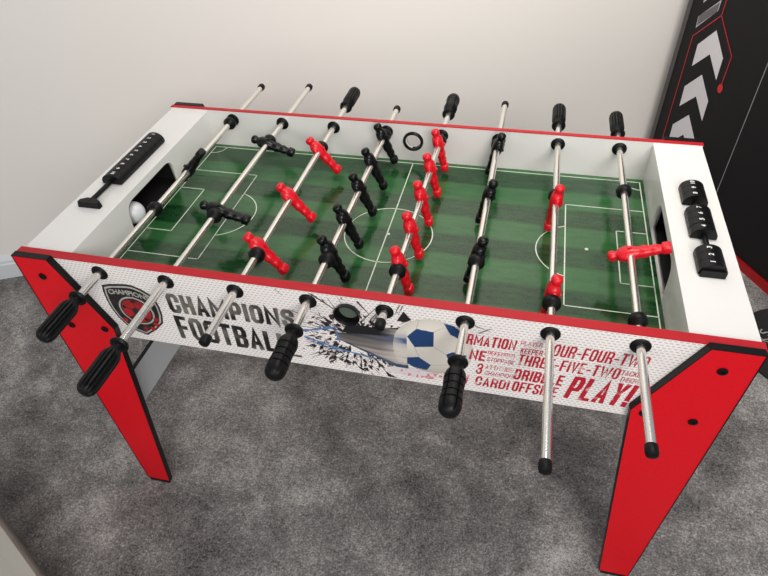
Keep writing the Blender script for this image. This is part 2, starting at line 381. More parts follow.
# player figure, feet along +X, shoulders along Y
def figure_mesh(name, m):
    S = [  # t, half width y, half depth z, z offset
        (-0.0372, 0.0020, 0.0020, 0), (-0.0365, 0.0062, 0.0060, 0), (-0.0345, 0.0084, 0.0082, 0), (-0.0310, 0.0094, 0.0092, 0), (-0.0275, 0.0090, 0.0090, 0), (-0.0250, 0.0076, 0.0078, 0),
        (-0.0225, 0.0074, 0.0074, 0), (-0.0200, 0.0112, 0.0088, 0), (-0.0165, 0.0140, 0.0104, 0), (-0.0110, 0.0146, 0.0116, 0),
        (-0.0045, 0.0136, 0.0120, 0), (0.0, 0.0130, 0.0120, 0), (0.0055, 0.0124, 0.0116, 0), (0.0100, 0.0112, 0.0102, 0), (0.0140, 0.0104, 0.0092, 0),
        (0.0180, 0.0112, 0.0098, 0), (0.0225, 0.0118, 0.0102, 0), (0.0270, 0.0108, 0.0092, 0), (0.0305, 0.0094, 0.0078, 0),
        (0.0345, 0.0096, 0.0082, 0.0003), (0.0385, 0.0102, 0.0088, 0.0004), (0.0425, 0.0092, 0.0078, 0.0002), (0.0465, 0.0084, 0.0070, 0), (0.0490, 0.0084, 0.0070, 0),
        (0.0500, 0.0094, 0.0078, 0.0004), (0.0510, 0.0098, 0.0082, 0.0006), (0.0560, 0.0098, 0.0082, 0.0006), (0.0615, 0.0100, 0.0078, 0.0006), (0.0630, 0.0092, 0.0068, 0.0006), (0.0632, 0.003, 0.003, 0.0006)]
    bm = bmesh.new(); n = 20; rings = []
    for t, a, b, zo in S:
        e = 0.5 if t > 0.0495 else 0.9   # the foot block is squarer
        ring = []
        for i in range(n):
            th = 2 * PI * i / n; c_, s_ = math.cos(th), math.sin(th)
            ring.append(bm.verts.new((t, a * math.copysign(abs(c_) ** e, c_), zo + b * math.copysign(abs(s_) ** e, s_))))
        rings.append(ring)
    for a, b in zip(rings, rings[1:]):
        for i in range(n): bm.faces.new((a[i], a[(i + 1) % n], b[(i + 1) % n], b[i]))
    bm.faces.new(rings[0]); bm.faces.new(rings[-1])
    # arms folded on the sides, a crease between the legs
    for v in bm.verts:
        if 0.016 < v.co.x < 0.049 and abs(v.co.y) < 0.003: v.co.z *= 0.84
    for sy in (-1, 1):
        res = bmesh.ops.create_uvsphere(bm, u_segments=12, v_segments=8, radius=0.0048)
        for v in res['verts']: v.co = Vector((v.co.x * 2.1 - 0.0065, v.co.y + sy * 0.0132, v.co.z * 1.15 + 0.0012))
    # screw seat on the chest
    res = bmesh.ops.create_cone(bm, cap_ends=True, segments=14, radius1=0.0036, radius2=0.003, depth=0.0035)
    for v in res['verts']: v.co = v.co + Vector((0, 0, 0.0128))
    bmesh.ops.recalc_face_normals(bm, faces=bm.faces)
    me = bpy.data.meshes.new(name); bm.to_mesh(me); bm.free(); me.materials.append(m); me.shade_smooth()
    try: me.set_sharp_from_angle(angle=math.radians(55))
    except Exception: pass
    return me
FIG = {'black': figure_mesh('player_figure_black', M['black_man']), 'red': figure_mesh('player_figure_red', M['red_man'])}

def grip_mesh(kind):
    bm = bmesh.new()
    P = [(0.0, 0.0075), (0.0, 0.0140), (0.0035, 0.0152), (0.0060, 0.0136), (0.0075, 0.0092), (0.013, 0.0090), (0.018, 0.0112), (0.024, 0.0142)]
    if kind == 'fluted':
        P += [(0.030 + 0.006 * i, 0.0152) for i in range(9)] + [(0.084, 0.0150), (0.090, 0.0138), (0.0945, 0.0108), (0.0970, 0.0065), (0.0978, 0.001)]
        def mod(k, t, a):
            if t < 0.020 or t > 0.0955: return 1
            return 1 - 0.15 * max(0, math.cos(16 * a)) ** 0.8
    else:
        body = [(0.030, 0.0158), (0.036, 0.0160), (0.0365, 0.0142), (0.038, 0.0142), (0.0385, 0.0156), (0.048, 0.0150), (0.0485, 0.0133), (0.050, 0.0133), (0.0505, 0.0149),
                (0.060, 0.0150), (0.0605, 0.0133), (0.062, 0.0133), (0.0625, 0.0152), (0.072, 0.0160), (0.0725, 0.0143), (0.074, 0.0143), (0.0745, 0.0160),
                (0.082, 0.0158), (0.088, 0.0145), (0.0925, 0.0118), (0.0955, 0.0075), (0.0965, 0.001)]
        P += body
        def mod(k, t, a):
            if t < 0.024 or t > 0.092: return 1
            return 1 - 0.14 * (1 if abs(math.sin(3 * a)) < 0.22 else 0)
    lathe(bm, P, 'y', 128, mod)
    bmesh.ops.recalc_face_normals(bm, faces=bm.faces)
    me = bpy.data.meshes.new('grip_' + kind); bm.to_mesh(me); bm.free(); me.materials.append(M['rubber']); me.shade_smooth()
    try: me.set_sharp_from_angle(angle=math.radians(38))
    except Exception: pass
    return me
GR = {'fluted': grip_mesh('fluted'), 'contour': grip_mesh('contour')}
def lathe_mesh(name, prof, m, n=28):
    bm = bmesh.new(); lathe(bm, prof, 'y', n); bmesh.ops.recalc_face_normals(bm, faces=bm.faces)
    me = bpy.data.meshes.new(name); bm.to_mesh(me); bm.free(); me.materials.append(m); me.shade_smooth()
    try: me.set_sharp_from_angle(angle=math.radians(40))
    except Exception: pass
    return me
CAP = lathe_mesh('rod_cap', [(0, 0.0078), (0.001, 0.0084), (0.011, 0.0086), (0.0145, 0.0078), (0.0160, 0.005), (0.0163, 0.001)], M['rubber'])
BUMP = lathe_mesh('rod_bumper', [(-0.0105, 0.0090), (-0.0100, 0.0124), (-0.007, 0.0142), (0.002, 0.0146), (0.004, 0.0132), (0.008, 0.0108), (0.0105, 0.0088)], M['rubber'])
WASH = lathe_mesh('rod_bearing', [(-0.0036, 0.0080), (-0.0033, 0.0100), (-0.0026, 0.0112), (-0.0020, 0.0140), (-0.0008, 0.0150), (0.0, 0.0150)], M['black'])

RODS = [  # colour, foot angle (deg in xz), figure y's, bumper y's, front end (kind, y of rod end), back end
    ('black', 48, [0.340], [0.195, 0.548], ('fluted', -0.062), ('cap', 0.743)),
    ('black', -17, [0.4705, 0.2107], [0.4860, 0.1900], ('fluted', -0.142), ('cap', 0.760)),
    ('red', -50, [0.4595, 0.2754, 0.1135], [0.4760, 0.0930], ('cap', -0.104), ('fluted', 0.670)),
    ('black', -66, [0.5350, 0.4260, 0.3278, 0.2195, 0.1235], [0.5530, 0.1020], ('contour', -0.064), ('cap', 0.671)),
    ('red', -75, [0.5262, 0.4225, 0.3180, 0.2145, 0.1150], [0.5450, 0.0950], ('cap', -0.022), ('contour', 0.668)),
    ('black', -104, [0.5300, 0.3460, 0.1660], [0.5490, 0.1430], ('contour', -0.078), ('cap', 0.732)),
    ('red', -96, [0.3470, 0.0890], [0.3690, 0.0640], ('cap', -0.217), ('fluted', 0.650)),
    ('red', 20, [0.2143], [0.4065, 0.0490], ('cap', -0.168), ('fluted', 0.629)),
]
for x, (colr, ang, fy, by, fe, be) in zip(rx, RODS):
    y0, y1 = fe[1], be[1]
    bm = bmesh.new(); lathe(bm, [(y0 - 0.004, 0.0064), (y1 + 0.004, 0.0064)], 'y', 24)
    rod = mesh_obj('player_rod', bm, M['chrome'], table, loc=(x, 0, ZR), smooth=40)
    rod['label'] = 'steel rod carrying %s players' % colr
    for y in fy:
        f = link('player_figure', FIG[colr], rod, (0, y, 0), (0, -math.radians(ang), 0)); f['label'] = '%s plastic player' % colr
    for k, y in enumerate(by): link('rod_bumper', BUMP, rod, (0, y, 0), (0, 0, 0 if k == 0 else PI))
    for k, (kind, y) in enumerate((fe, be)):
        rz = PI if k == 0 else 0
        link('end_cap' if kind == 'cap' else 'handle_grip', CAP if kind == 'cap' else GR[kind], rod, (0, y, 0), (0, 0, rz))
    link('rod_bearing', WASH, table, (x, -0.0001, ZR)); link('rod_bearing', WASH, table, (x, WB - 0.0001, ZR))
    link('rod_bearing', WASH, table, (x, T + 0.0001, ZR), (0, 0, PI)); link('rod_bearing', WASH, table, (x, WB + TB + 0.0001, ZR), (0, 0, PI))

# ------------------------------------------------------------------ score counters
def bead(parent, x, y, num, s):
    bm = bmesh.new(); w2, h0, h1, d = 0.0212, 0.0015, 0.0225, 0.00865
    out = [(-w2, h0), (w2, h0)] + [(w2 * math.cos(t) if abs(math.cos(t)) < .98 else w2 * math.copysign(1, math.cos(t)), h0 + 0.005 + (h1 - h0 - 0.005) * math.sin(t)) for t in [PI * i / 14 for i in range(15)]]
    A = [bm.verts.new((p[0], -d, p[1])) for p in out]; B = [bm.verts.new((p[0], d, p[1])) for p in out]; n = len(out)
    for i in range(n): bm.faces.new((A[i], A[(i + 1) % n], B[(i + 1) % n], B[i]))
    bm.faces.new(A); bm.faces.new(B[::-1])
    es = [e for e in bm.edges if len(e.link_faces) == 2 and e.calc_face_angle(0) > 1.0]
    bmesh.ops.bevel(bm, geom=es, offset=0.0012, segments=2, affect='EDGES', clamp_overlap=True)
    hh = 0.0080; ww = 0.0052 if num < 10 else 0.0092
    ww = 0.0020 if num == 1 else ww
    # numerals read from the end of the table (up points to the pitch)
    add_text(bm, str(num), lambda u, v: (-s * (v - 0.5) * hh - s * 0.0035, s * (u - 0.5) * ww, h1 + 0.0005 - 0.6 * ((v - 0.5) * hh) ** 2 / w2), 0.03, 1)
    me = bpy.data.meshes.new('score_bead'); 
    bm.normal_update(); bm.to_mesh(me); bm.free(); me.materials.append(M['black']); me.materials.append(M['ink_white'])
    return link('score_bead', me, parent, (x, y, ZE))
def counter(s, ys, nums):
    x = s * 0.557
    bm = bmesh.new(); lathe(bm, [(0.160, 0.0046), (0.415, 0.0046)], 'y', 16, org=(x, 0, ZE + 0.0085))
    c = mesh_obj('score_counter', bm, M['black'], table, smooth=40)
    for y, sg in ((0.1545 if s > 0 else 0.160, -1), (0.409, 1)):
        bm = bmesh.new()
        o_ = [(-0.020, 0.000), (0.020, 0.000), (0.020, 0.006), (0.009, 0.016), (-0.009, 0.016), (-0.020, 0.006)]
        q = [(-0.0235, -0.008), (0.0235, -0.008), (0.0235, 0.002), (0.010, 0.010), (-0.010, 0.010), (-0.0235, 0.002)]
        if sg < 0 and s > 0: q = [(a_ * 0.82, b_ * 0.3) for a_, b_ in q]
        if sg > 0: q = [(a_ * 0.35, b_ * 0.5) for a_, b_ in q]
        A = [bm.verts.new((x + a_, y - sg * b_, ZE)) for a_, b_ in q]; B = [bm.verts.new((x + a_ * .9, y - sg * (b_ * .9), ZE + 0.0125)) for a_, b_ in q]
        for i in range(6): bm.faces.new((A[i], A[(i + 1) % 6], B[(i + 1) % 6], B[i]))
        bm.faces.new(A); bm.faces.new(B)
        mesh_obj('counter_bracket', bm, M['black'], c, bevel=0.001)
    for y, n_ in zip(ys, nums): bead(c, x, y, n_, s)
counter(-1, [0.2440 + 0.0180 * i for i in range(10)], list(range(10, 0, -1)))
counter(1, [0.1655, 0.1835, 0.2015, 0.2600, 0.2790, 0.2970, 0.3150, 0.3590, 0.3770, 0.3950], list(range(1, 11)))

# ------------------------------------------------------------------ printing on the front panel
YP = -0.0006
def panel_text(name, s, xl, xr, zbl, ztl, zbr, ztr, m, bold=0.02, slant=0.0, y=YP):
    bm = bmesh.new()
    def fn(u, v):
        zb = zbl + (zbr - zbl) * u; zt = ztl + (ztr - ztl) * u
        return (xl + (xr - xl) * u + slant * (v - 0.5) * (zt - zb), y, zb + (zt - zb) * v)
    add_text(bm, s, fn, bold)
    return mesh_obj(name, bm, m, front)
# condensed block letters drawn as mitred strokes; cell is 1 x 1, stroke centre lines
K = 0.16
ARC = {
 'A': (1.0, [[(0, 0), (.5, 1), (1, 0)], [(.2, .28), (.8, .28)]]), 'B': (1.0, [[(.0, 0), (.0, 1), (.8, 1), (1, .86), (1, .64), (.82, .52), (.0, .52)], [(.82, .52), (1, .38), (1, .14), (.8, 0), (0, 0)]]),
 'C': (1.0, [[(1, .68), (1, .14), (.8, 0), (.2, 0), (0, .14)][:0] or [(1, .68), (1, .86), (.78, 1), (.22, 1), (0, .86), (0, .14), (.22, 0), (.78, 0), (1, .14), (1, .32)]]),
 'D': (1.0, [[(0, 0), (0, 1), (.75, 1), (1, .84), (1, .16), (.75, 0), (0, 0)]]), 'E': (.85, [[(1, 1), (0, 1), (0, 0), (1, 0)], [(0, .52), (.85, .52)]]),
 'F': (.85, [[(1, 1), (0, 1), (0, 0)], [(0, .5), (.85, .5)]]), 'G': (1.0, [[(1, .68), (1, .86), (.78, 1), (.22, 1), (0, .86), (0, .14), (.22, 0), (.78, 0), (1, .14), (1, .48), (.55, .48)]]),
 'H': (1.0, [[(0, 0), (0, 1)], [(1, 0), (1, 1)], [(0, .5), (1, .5)]]), 'I': (.0, [[(0, 0), (0, 1)]]), 'K': (1.0, [[(0, 0), (0, 1)], [(1, 1), (.05, .42)], [(.35, .58), (1, 0)]]),
 'L': (.8, [[(0, 1), (0, 0), (1, 0)]]), 'M': (1.65, [[(0, 0), (0, 1), (.5, .25), (1, 1), (1, 0)]]), 'N': (1.2, [[(0, 0), (0, 1), (1, 0), (1, 1)]]),
 'O': (1.0, [[(.22, 0), (0, .14), (0, .86), (.22, 1), (.78, 1), (1, .86), (1, .14), (.78, 0), (.22, 0)]]), 'P': (1.0, [[(0, 0), (0, 1), (.8, 1), (1, .86), (1, .56), (.8, .42), (0, .42)]]),
 'R': (1.0, [[(0, 0), (0, 1), (.8, 1), (1, .86), (1, .60), (.8, .48), (0, .48)], [(.62, .48), (1, .30), (1, 0)]]),
 'S': (1.0, [[(1, .76), (1, .86), (.78, 1), (.22, 1), (0, .86), (0, .70), (.12, .60), (.88, .42), (1, .32), (1, .14), (.78, 0), (.22, 0), (0, .14), (0, .24)]]),
 'T': (.95, [[(0, 1), (1, 1)], [(.5, 0), (.5, 1)]]), 'U': (1.0, [[(0, 1), (0, .14), (.22, 0), (.78, 0), (1, .14), (1, 1)]]), 'V': (1.0, [[(0, 1), (.5, 0), (1, 1)]]),
 'W': (2.0, [[(0, 1), (.25, 0), (.5, .9), (.75, 0), (1, 1)]]), 'Y': (1.0, [[(0, 1), (.5, .45), (1, 1)], [(.5, .45), (.5, 0)]]), 'Z': (.9, [[(0, 1), (1, 1), (0, 0), (1, 0)]]),
 '3': (1.0, [[(0, .76), (0, .86), (.22, 1), (.78, 1), (1, .86), (1, .64), (.78, .52), (.4, .52)], [(.78, .52), (1, .38), (1, .14), (.78, 0), (.22, 0), (0, .14), (0, .26)]]),
 '-': (.55, [[(0, .42), (1, .42)]]), '!': (.0, [[(0, .30), (0, 1)], [(0, 0), (0, .12)]]), ' ': (.3, [])}
def stroke_text(name, s, xl, xr, zbl, ztl, zbr, ztr, m, bold=0.3, slant=0.0, y=YP, gap=0.30):
    """bold: stroke width as a share of the letter advance"""
    units = sum(ARC[ch][0] + 2 * bold * 0.5 + gap for ch in s) - gap
    cw = (xr - xl) / units; st = bold * cw                      # stroke width
    bm = bmesh.new(); x = xl
    for ch in s:
        w_, lines = ARC[ch]; X0 = x + st / 2; wd = w_ * cw
        for li, ln in enumerate(lines):
            def pt(u, v):
                f = (X0 + wd * u - xl) / (xr - xl); zb = zbl + (zbr - zbl) * f; zt = ztl + (ztr - ztl) * f; h = zt - zb
                sv = st * 0.9
                return Vector((X0 + wd * u + slant * (v - 0.5) * h, zb + sv / 2 + (h - sv) * v))
            P = [pt(*q) for q in ln]; closed = (P[0] - P[-1]).length < 1e-6
            if closed: P = P[:-1]
            n = len(P); L_, R2 = [], []
            for i in range(n):
                a = P[i] - P[i - 1] if (i > 0 or closed) else None; b = P[(i + 1) % n] - P[i] if (i < n - 1 or closed) else None
                if a is None: a = b
                if b is None: b = a
                a = a.normalized(); b = b.normalized(); na = Vector((-a.y, a.x)); nb = Vector((-b.y, b.x)); mm = na + nb
                mm = mm.normalized() if mm.length > 1e-4 else na
                k = (st / 2) / max(0.45, mm.dot(na)); off = mm * k; c_ = P[i].copy()
                if not closed and i == 0: c_ -= b * st * 0.45
                if not closed and i == n - 1: c_ += a * st * 0.45
                L_.append(c_ + off); R2.append(c_ - off)
            for i in range(n if closed else n - 1):
                j = (i + 1) % n; dd = P[j] - P[i]
                for Q in (L_, R2):
                    if (Q[j] - Q[i]).dot(dd) < 1e-9:
                        md_ = (Q[i] + Q[j]) / 2; Q[i] = md_.copy(); Q[j] = md_ + dd.normalized() * 1e-5
            yy = y - 0.0004 * li; VL = [bm.verts.new((q.x, yy - 0.00004 * i_, q.y)) for i_, q in enumerate(L_)]; VR = [bm.verts.new((q.x, yy - 0.00004 * i_, q.y)) for i_, q in enumerate(R2)]
            for i in range(n if closed else n - 1):
                j = (i + 1) % n; bm.faces.new((VL[i], VL[j], VR[j], VR[i]))
        x += wd + st + gap * cw
    bmesh.ops.recalc_face_normals(bm, faces=bm.faces)
    for f in bm.faces:
        if f.normal.y > 0: f.normal_flip()
    me = bpy.data.meshes.new(name); bm.to_mesh(me); bm.free(); me.materials.append(m)
    return link(name, me, front)
stroke_text('title_lettering', 'CHAMPIONS', -0.3290, -0.0930, 0.6425, 0.6890, 0.6485, 0.6900, M['title'], 0.60, gap=0.22)
stroke_text('title_lettering', 'FOOTBALL', -0.3285, -0.1120, 0.5755, 0.6345, 0.5765, 0.6270, M['title'], 0.60, gap=0.22)
bm = bmesh.new(); flat_poly(bm, [(-0.112, 0.572), (-0.093, 0.572), (-0.093, 0.577), (-0.112, 0.577)], YP); mesh_obj('title_underline', bm, M['title'], front)
R_ = M['red_ink']; Fn = M['red_ink_faint']
W_ = [('RMATION', 0.1950, 0.2705, 0.6695, 0.6930, R_, .42), ('PLAYER', 0.277, 0.309, 0.6842, 0.6945, Fn, .22), ('KEEPER', 0.2785, 0.3115, 0.6665, 0.678, R_, .3),
      ('FOUR-FOUR-TWO', 0.3155, 0.4625, 0.6705, 0.6965, R_, .36), ('NE', 0.2010, 0.2265, 0.6345, 0.6580, R_, .42), ('DEFENDER', 0.229, 0.271, 0.6515, 0.6608, Fn, .3), ('STOPPAGE', 0.229, 0.2715, 0.636, 0.6455, R_, .22),
      ('THREE-FIVE-TWO', 0.2765, 0.4290, 0.6375, 0.663, R_, .38), ('TACKLE', 0.431, 0.4635, 0.6495, 0.660, R_, .22), ('THROW', 0.432, 0.461, 0.634, 0.645, R_, .22),
      ('3', 0.2140, 0.2235, 0.602, 0.6268, R_, .34), ('ATTITUDE', 0.228, 0.272, 0.617, 0.6262, Fn, .22), ('CHAMPION', 0.228, 0.273, 0.602, 0.611, Fn, .22),
      ('DRIBBLE', 0.275, 0.3515, 0.602, 0.627, R_, .42), ('N', 0.1900, 0.2020, 0.5715, 0.594, Fn, .34), ('CARD!', 0.2140, 0.2695, 0.5710, 0.594, R_, .36), ('OFFSIDE', 0.275, 0.3465, 0.5710, 0.5960, R_, .42), ('PLAY!', 0.3620, 0.4580, 0.5735, 0.630, R_, .52)]
for q_, x0, x1, z0, z1, m, bo in W_:
    stroke_text('slogan_lettering', q_, x0, x1, z0, z1, z0, z1, m, bo * 1.25, 0.10 if q_ != 'PLAY!' else 0.16)

# champions badge
def badge():
    cx, cz = -0.4015, 0.634
    outl = [(-0.4515, 0.687), (-0.436, 0.692), (-0.4167, 0.6952), (-0.402, 0.697), (-0.3884, 0.6965), (-0.373, 0.690), (-0.3579, 0.6790), (-0.3515, 0.665), (-0.3495, 0.650), (-0.3505, 0.630), (-0.3560, 0.6088),
            (-0.375, 0.588), (-0.4011, 0.5678), (-0.421, 0.575), (-0.4383, 0.5881), (-0.449, 0.608), (-0.4547, 0.6302), (-0.456, 0.650), (-0.455, 0.670)]
    sc = lambda k: [(cx + (x - cx) * k, cz + (z - cz) * k) for x, z in outl]
    bm = bmesh.new()
    flat_poly(bm, sc(1.0), -0.0005, 0); flat_poly(bm, sc(0.93), -0.0008, 1); flat_poly(bm, sc(0.87), -0.0011, 0)
    bc = (-0.4005, 0.633)
    flat_poly(bm, circ(*bc, 0.0345, 40), -0.0014, 1); flat_poly(bm, circ(*bc, 0.031, 40), -0.0017, 0); flat_poly(bm, circ(*bc, 0.0285, 40), -0.0020, 2)
    pent = lambda x, z, r, a: [(x + r * math.cos(math.radians(a + 72 * i)), z + r * math.sin(math.radians(a + 72 * i))) for i in range(5)]
    flat_poly(bm, pent(bc[0], bc[1], 0.0095, 90), -0.0023, 0)
    for k in range(5):
        a = math.radians(90 + 72 * k); q = math.radians(90 + 72 * k + 36)
        flat_poly(bm, [(bc[0] + r * math.cos(a + d), bc[1] + r * math.sin(a + d)) for r, d in ((0.019, 0), (0.0255, -0.24), (0.0282, 0), (0.0255, 0.24))], -0.0023, 0)
        flat_poly(bm, [(bc[0] + r * math.cos(a + d), bc[1] + r * math.sin(a + d)) for r, d in ((0.009, -0.06), (0.019, -0.03), (0.019, 0.03), (0.009, 0.06))], -0.0023, 0)
    for px, pz in ((-0.371, 0.603), (-0.382, 0.590), (-0.398, 0.586), (-0.366, 0.617), (-0.434, 0.604)):
        flat_poly(bm, pent(px, pz, 0.0062, 30), -0.0014, 2)
    add_text(bm, 'CHAMPIONS', lambda u, v: (-0.4430 + 0.0790 * u, -0.0014, 0.667 + 0.012 * v + 0.006 * (1 - (2 * u - 1) ** 2) - 0.004 * u), 0.03, 1)
    ob = mesh_obj('badge_print', bm, [M['badge_black'], M['badge_silver'], M['badge_red']], front)
    for p in ob.data.polygons:
        if p.normal.y > 0: p.flip()
badge()

# football, speed streaks and ink splatter: a fine sheet of ink cells
def vnoise(x, z, sx, sz, seed):
    rng = np.random.RandomState(seed); G = rng.rand(256, 256)
    u = x * sx + 40; v = z * sz + 40; iu = np.floor(u).astype(int); iv = np.floor(v).astype(int); fu = u - iu; fv = v - iv
    fu = fu * fu * (3 - 2 * fu); fv = fv * fv * (3 - 2 * fv); g = lambda a, b: G[a % 256, b % 256]
    return (g(iu, iv) * (1 - fu) + g(iu + 1, iv) * fu) * (1 - fv) + (g(iu, iv + 1) * (1 - fu) + g(iu + 1, iv + 1) * fu) * fv
def in_poly(X, Z, P):
    r = np.zeros(X.shape, bool); n = len(P)
    for i in range(n):
        x0, z0 = P[i]; x1, z1 = P[(i + 1) % n]
        c_ = ((z0 > Z) != (z1 > Z)) & (X < (x1 - x0) * (Z - z0) / (z1 - z0 + 1e-12) + x0); r ^= c_
    return r
def seg_d(X, Z, x0, z0, x1, z1):
    t = np.clip(((X - x0) * (x1 - x0) + (Z - z0) * (z1 - z0)) / ((x1 - x0) ** 2 + (z1 - z0) ** 2), 0, 1)
    return np.hypot(X - x0 - t * (x1 - x0), Z - z0 - t * (z1 - z0)), t
def football_print():
    cs = 0.0010; xs = np.arange(-0.15, 0.232, cs); zs = np.arange(ZB + 0.001, ZT - 0.006, cs)
    X, Z = np.meshgrid(xs + cs / 2, zs + cs / 2, indexing='ij'); col = np.zeros(X.shape + (3,)); on = np.zeros(X.shape, bool)
    L3 = lambda r, g, b: np.array(lin(r, g, b)[:3])
    def put(mask, c): col[mask] = c; on[mask] = True
    rng = np.random.RandomState(7)
    # long thin cracks
    for _ in range(22):
        a = rng.uniform(0, 2 * PI); r0 = rng.uniform(0.03, 0.07); ln = rng.uniform(0.02, 0.06)
        cx, cz = 0.012, 0.640
        x0 = cx + 1.1 * r0 * math.cos(a); z0 = cz + r0 * math.sin(a); a2 = a + rng.uniform(-.3, .3)
        d, t = seg_d(X, Z, x0, z0, x0 + 1.3 * ln * math.cos(a2), z0 + ln * math.sin(a2)); put(d < 0.0009 * (1 - t) + 0.0002, L3(70, 55, 58))
    for q in ((-0.062, 0.738, -0.012, 0.700, 0.0022), (-0.022, 0.700, 0.03, 0.682, 0.0012), (0.02, 0.73, 0.038, 0.705, 0.0018), (0.088, 0.735, 0.079, 0.712, 0.0010), (0.094, 0.738, 0.085, 0.712, 0.001),
              (-0.095, 0.69, -0.065, 0.676, 0.0008), (0.212, 0.697, 0.235, 0.714, 0.001), (0.205, 0.712, 0.228, 0.704, 0.0008), (-0.04, 0.572, -0.02, 0.590, 0.0025), (-0.118, 0.735, -0.105, 0.72, 0.0007)):
        d, t = seg_d(X, Z, *q[:4]); put(d < q[4] * (1 - 0.8 * t), L3(78, 56, 60))
    # angular shards flung out of the impact
    def shards(n_, r0, r1, a0, a1, l0, l1, w0, w1, cols):
        for _ in range(n_):
            a = math.radians(rng.uniform(a0, a1)); r = r0 + (r1 - r0) * rng.rand() ** 1.3
            px = 0.018 + 1.35 * r * math.cos(a); pz = 0.640 + r * math.sin(a); th = a + rng.uniform(-.55, .55) if rng.rand() < .7 else rng.uniform(0, PI)
            ln = rng.uniform(l0, l1); wd = rng.uniform(w0, w1); d = Vector((math.cos(th), math.sin(th))); nn = Vector((-d.y, d.x)); c0 = Vector((px, pz))
            P = [c0 - d * ln * rng.uniform(.5, 1), c0 + nn * wd * rng.uniform(.4, 1), c0 + d * ln * rng.uniform(.4, 1), c0 - nn * wd * rng.uniform(.3, 1)]
            put(in_poly(X, Z, [tuple(p) for p in P]), L3(*cols[rng.randint(len(cols))]))
    dk = [(26, 20, 22), (40, 30, 32), (60, 46, 48)]; md = [(120, 104, 106), (150, 136, 138), (86, 70, 74)]
    shards(80, 0.028, 0.075, 0, 360, .005, .013, .0018, .0046, dk); shards(60, 0.03, 0.095, 0, 360, .003, .008, .0008, .002, md)
    shards(60, 0.02, 0.062, 20, 170, .006, .016, .002, .0055, dk); shards(95, 0.035, 0.075, 195, 320, .006, .015, .002, .0062, dk); shards(60, 0.04, 0.078, 195, 325, .004, .011, .0015, .0045, [(226, 218, 216), (200, 190, 188)])
    shards(46, 0.05, 0.078, 130, 230, .003, .009, .0008, .002, dk)
    put(in_poly(X, Z, [(0.058, 0.572), (0.064, 0.556), (0.083, 0.556), (0.07, 0.562)]), L3(40, 20, 26))
    put(in_poly(X, Z, [(0.083, 0.700), (0.094, 0.722), (0.106, 0.706), (0.096, 0.698)]), L3(30, 22, 24))
    put(((X - 0.105) / 0.045) ** 2 + ((Z - 0.578) / 0.012) ** 2 < 1, L3(226, 214, 214))
    fl = (X > 0.075) & (X < 0.19) & (Z > 0.566) & (Z < 0.584) & (vnoise(X, Z, 260, 140, 41) > 0.66); put(fl, L3(214, 130, 134))
    # dark body of the burst
    put(in_poly(X, Z, [(-0.012, 0.655), (-0.004, 0.672), (0.02, 0.678), (0.05, 0.676), (0.085, 0.684), (0.085, 0.655), (0.03, 0.650)]), L3(22, 19, 21))
    # streaks
    e_top = 0.6545 + 0.10 * (X + 0.0) ; e_bot = 0.636 - 0.50 * (X + 0.02)
    e_bot = np.maximum(e_bot, 0.586)
    st = (X > -0.022) & (X < 0.10) & (Z < e_top) & (Z > e_bot)
    g = vnoise(X, Z + 0.35 * np.clip(X, -1, .05) * 0.2, 10, 170, 51)[..., None]; h = np.clip((Z - e_bot) / np.maximum(e_top - e_bot, 1e-4), 0, 1)[..., None]
    base = L3(66, 70, 80) * (h) + L3(176, 164, 156) * (1 - h)
    c_ = base * (0.55 + 0.9 * g); c_ = np.where(h < 0.12, L3(70, 84, 110) * (0.5 + g), c_) * (0.62 + 0.5 * np.clip((X - 0.0) / 0.08, 0, 1))[..., None]
    col[st] = c_[st]; on[st] = True
    for q in ((-0.081, 0.6444, -0.022, 0.664, 0.0022), (-0.079, 0.6285, -0.010, 0.6085, 0.0022), (-0.010, 0.6085, 0.04, 0.600, 0.002), (-0.07, 0.6205, -0.012, 0.6035, 0.0012), (-0.022, 0.655, -0.018, 0.63, 0.0018), (-0.05, 0.66, -0.03, 0.664, 0.0012)):
        d, t = seg_d(X, Z, *q[:4]); put(d < q[4] * 1.25 * (0.55 + 0.45 * np.sin(t * 9 + 1) ** 2), L3(92, 124, 166))
    # the ball
    bx, bz, br = 0.141, 0.6490, 0.0640
    rr = np.hypot((X - bx) / 1.02, Z - bz) / br; ball = (rr < 1) | (((X - 0.092) / 0.017) ** 2 + ((Z - 0.640) / 0.046) ** 2 < 1)
    tone = np.clip(1.0 - 0.30 * np.clip(rr, 0, 1) ** 3 - 0.12 * (bz - Z) / br, 0.4, 1.05)[..., None]
    col[ball] = (L3(232, 224, 212) * tone)[ball]; on[ball] = True
    for P in ([(0.0985, 0.6669), (0.1139, 0.6875), (0.1421, 0.6851), (0.1419, 0.6508), (0.111, 0.6436)], [(0.1571, 0.7083), (0.172, 0.7055), (0.188, 0.692), (0.196, 0.670), (0.1681, 0.685)],
              [(0.0887, 0.6131), (0.1176, 0.6206), (0.1387, 0.6045), (0.1316, 0.5900), (0.1035, 0.5933)], [(0.1629, 0.6365), (0.1733, 0.6446), (0.1962, 0.6411), (0.1900, 0.6095), (0.1707, 0.6119)]):
        put(in_poly(X, Z, P) & ball, L3(26, 62, 112))
    sm = (X > 0.050) & (X < 0.098) & (np.abs(Z - 0.640) < 0.040)
    f_ = np.clip((X - 0.050) / 0.048, 0, 1) ** 1.5 * (0.55 + 0.9 * vnoise(X, Z, 12, 220, 61)); f_ = np.clip(f_, 0, 1)[..., None]
    bl = np.exp(-((Z - 0.655) / 0.012) ** 2)[..., None]; tgt = L3(216, 208, 198) * (1 - bl) + L3(58, 84, 132) * bl
    mix = col * (1 - f_) + tgt * f_; sm &= on; col[sm] = mix[sm]
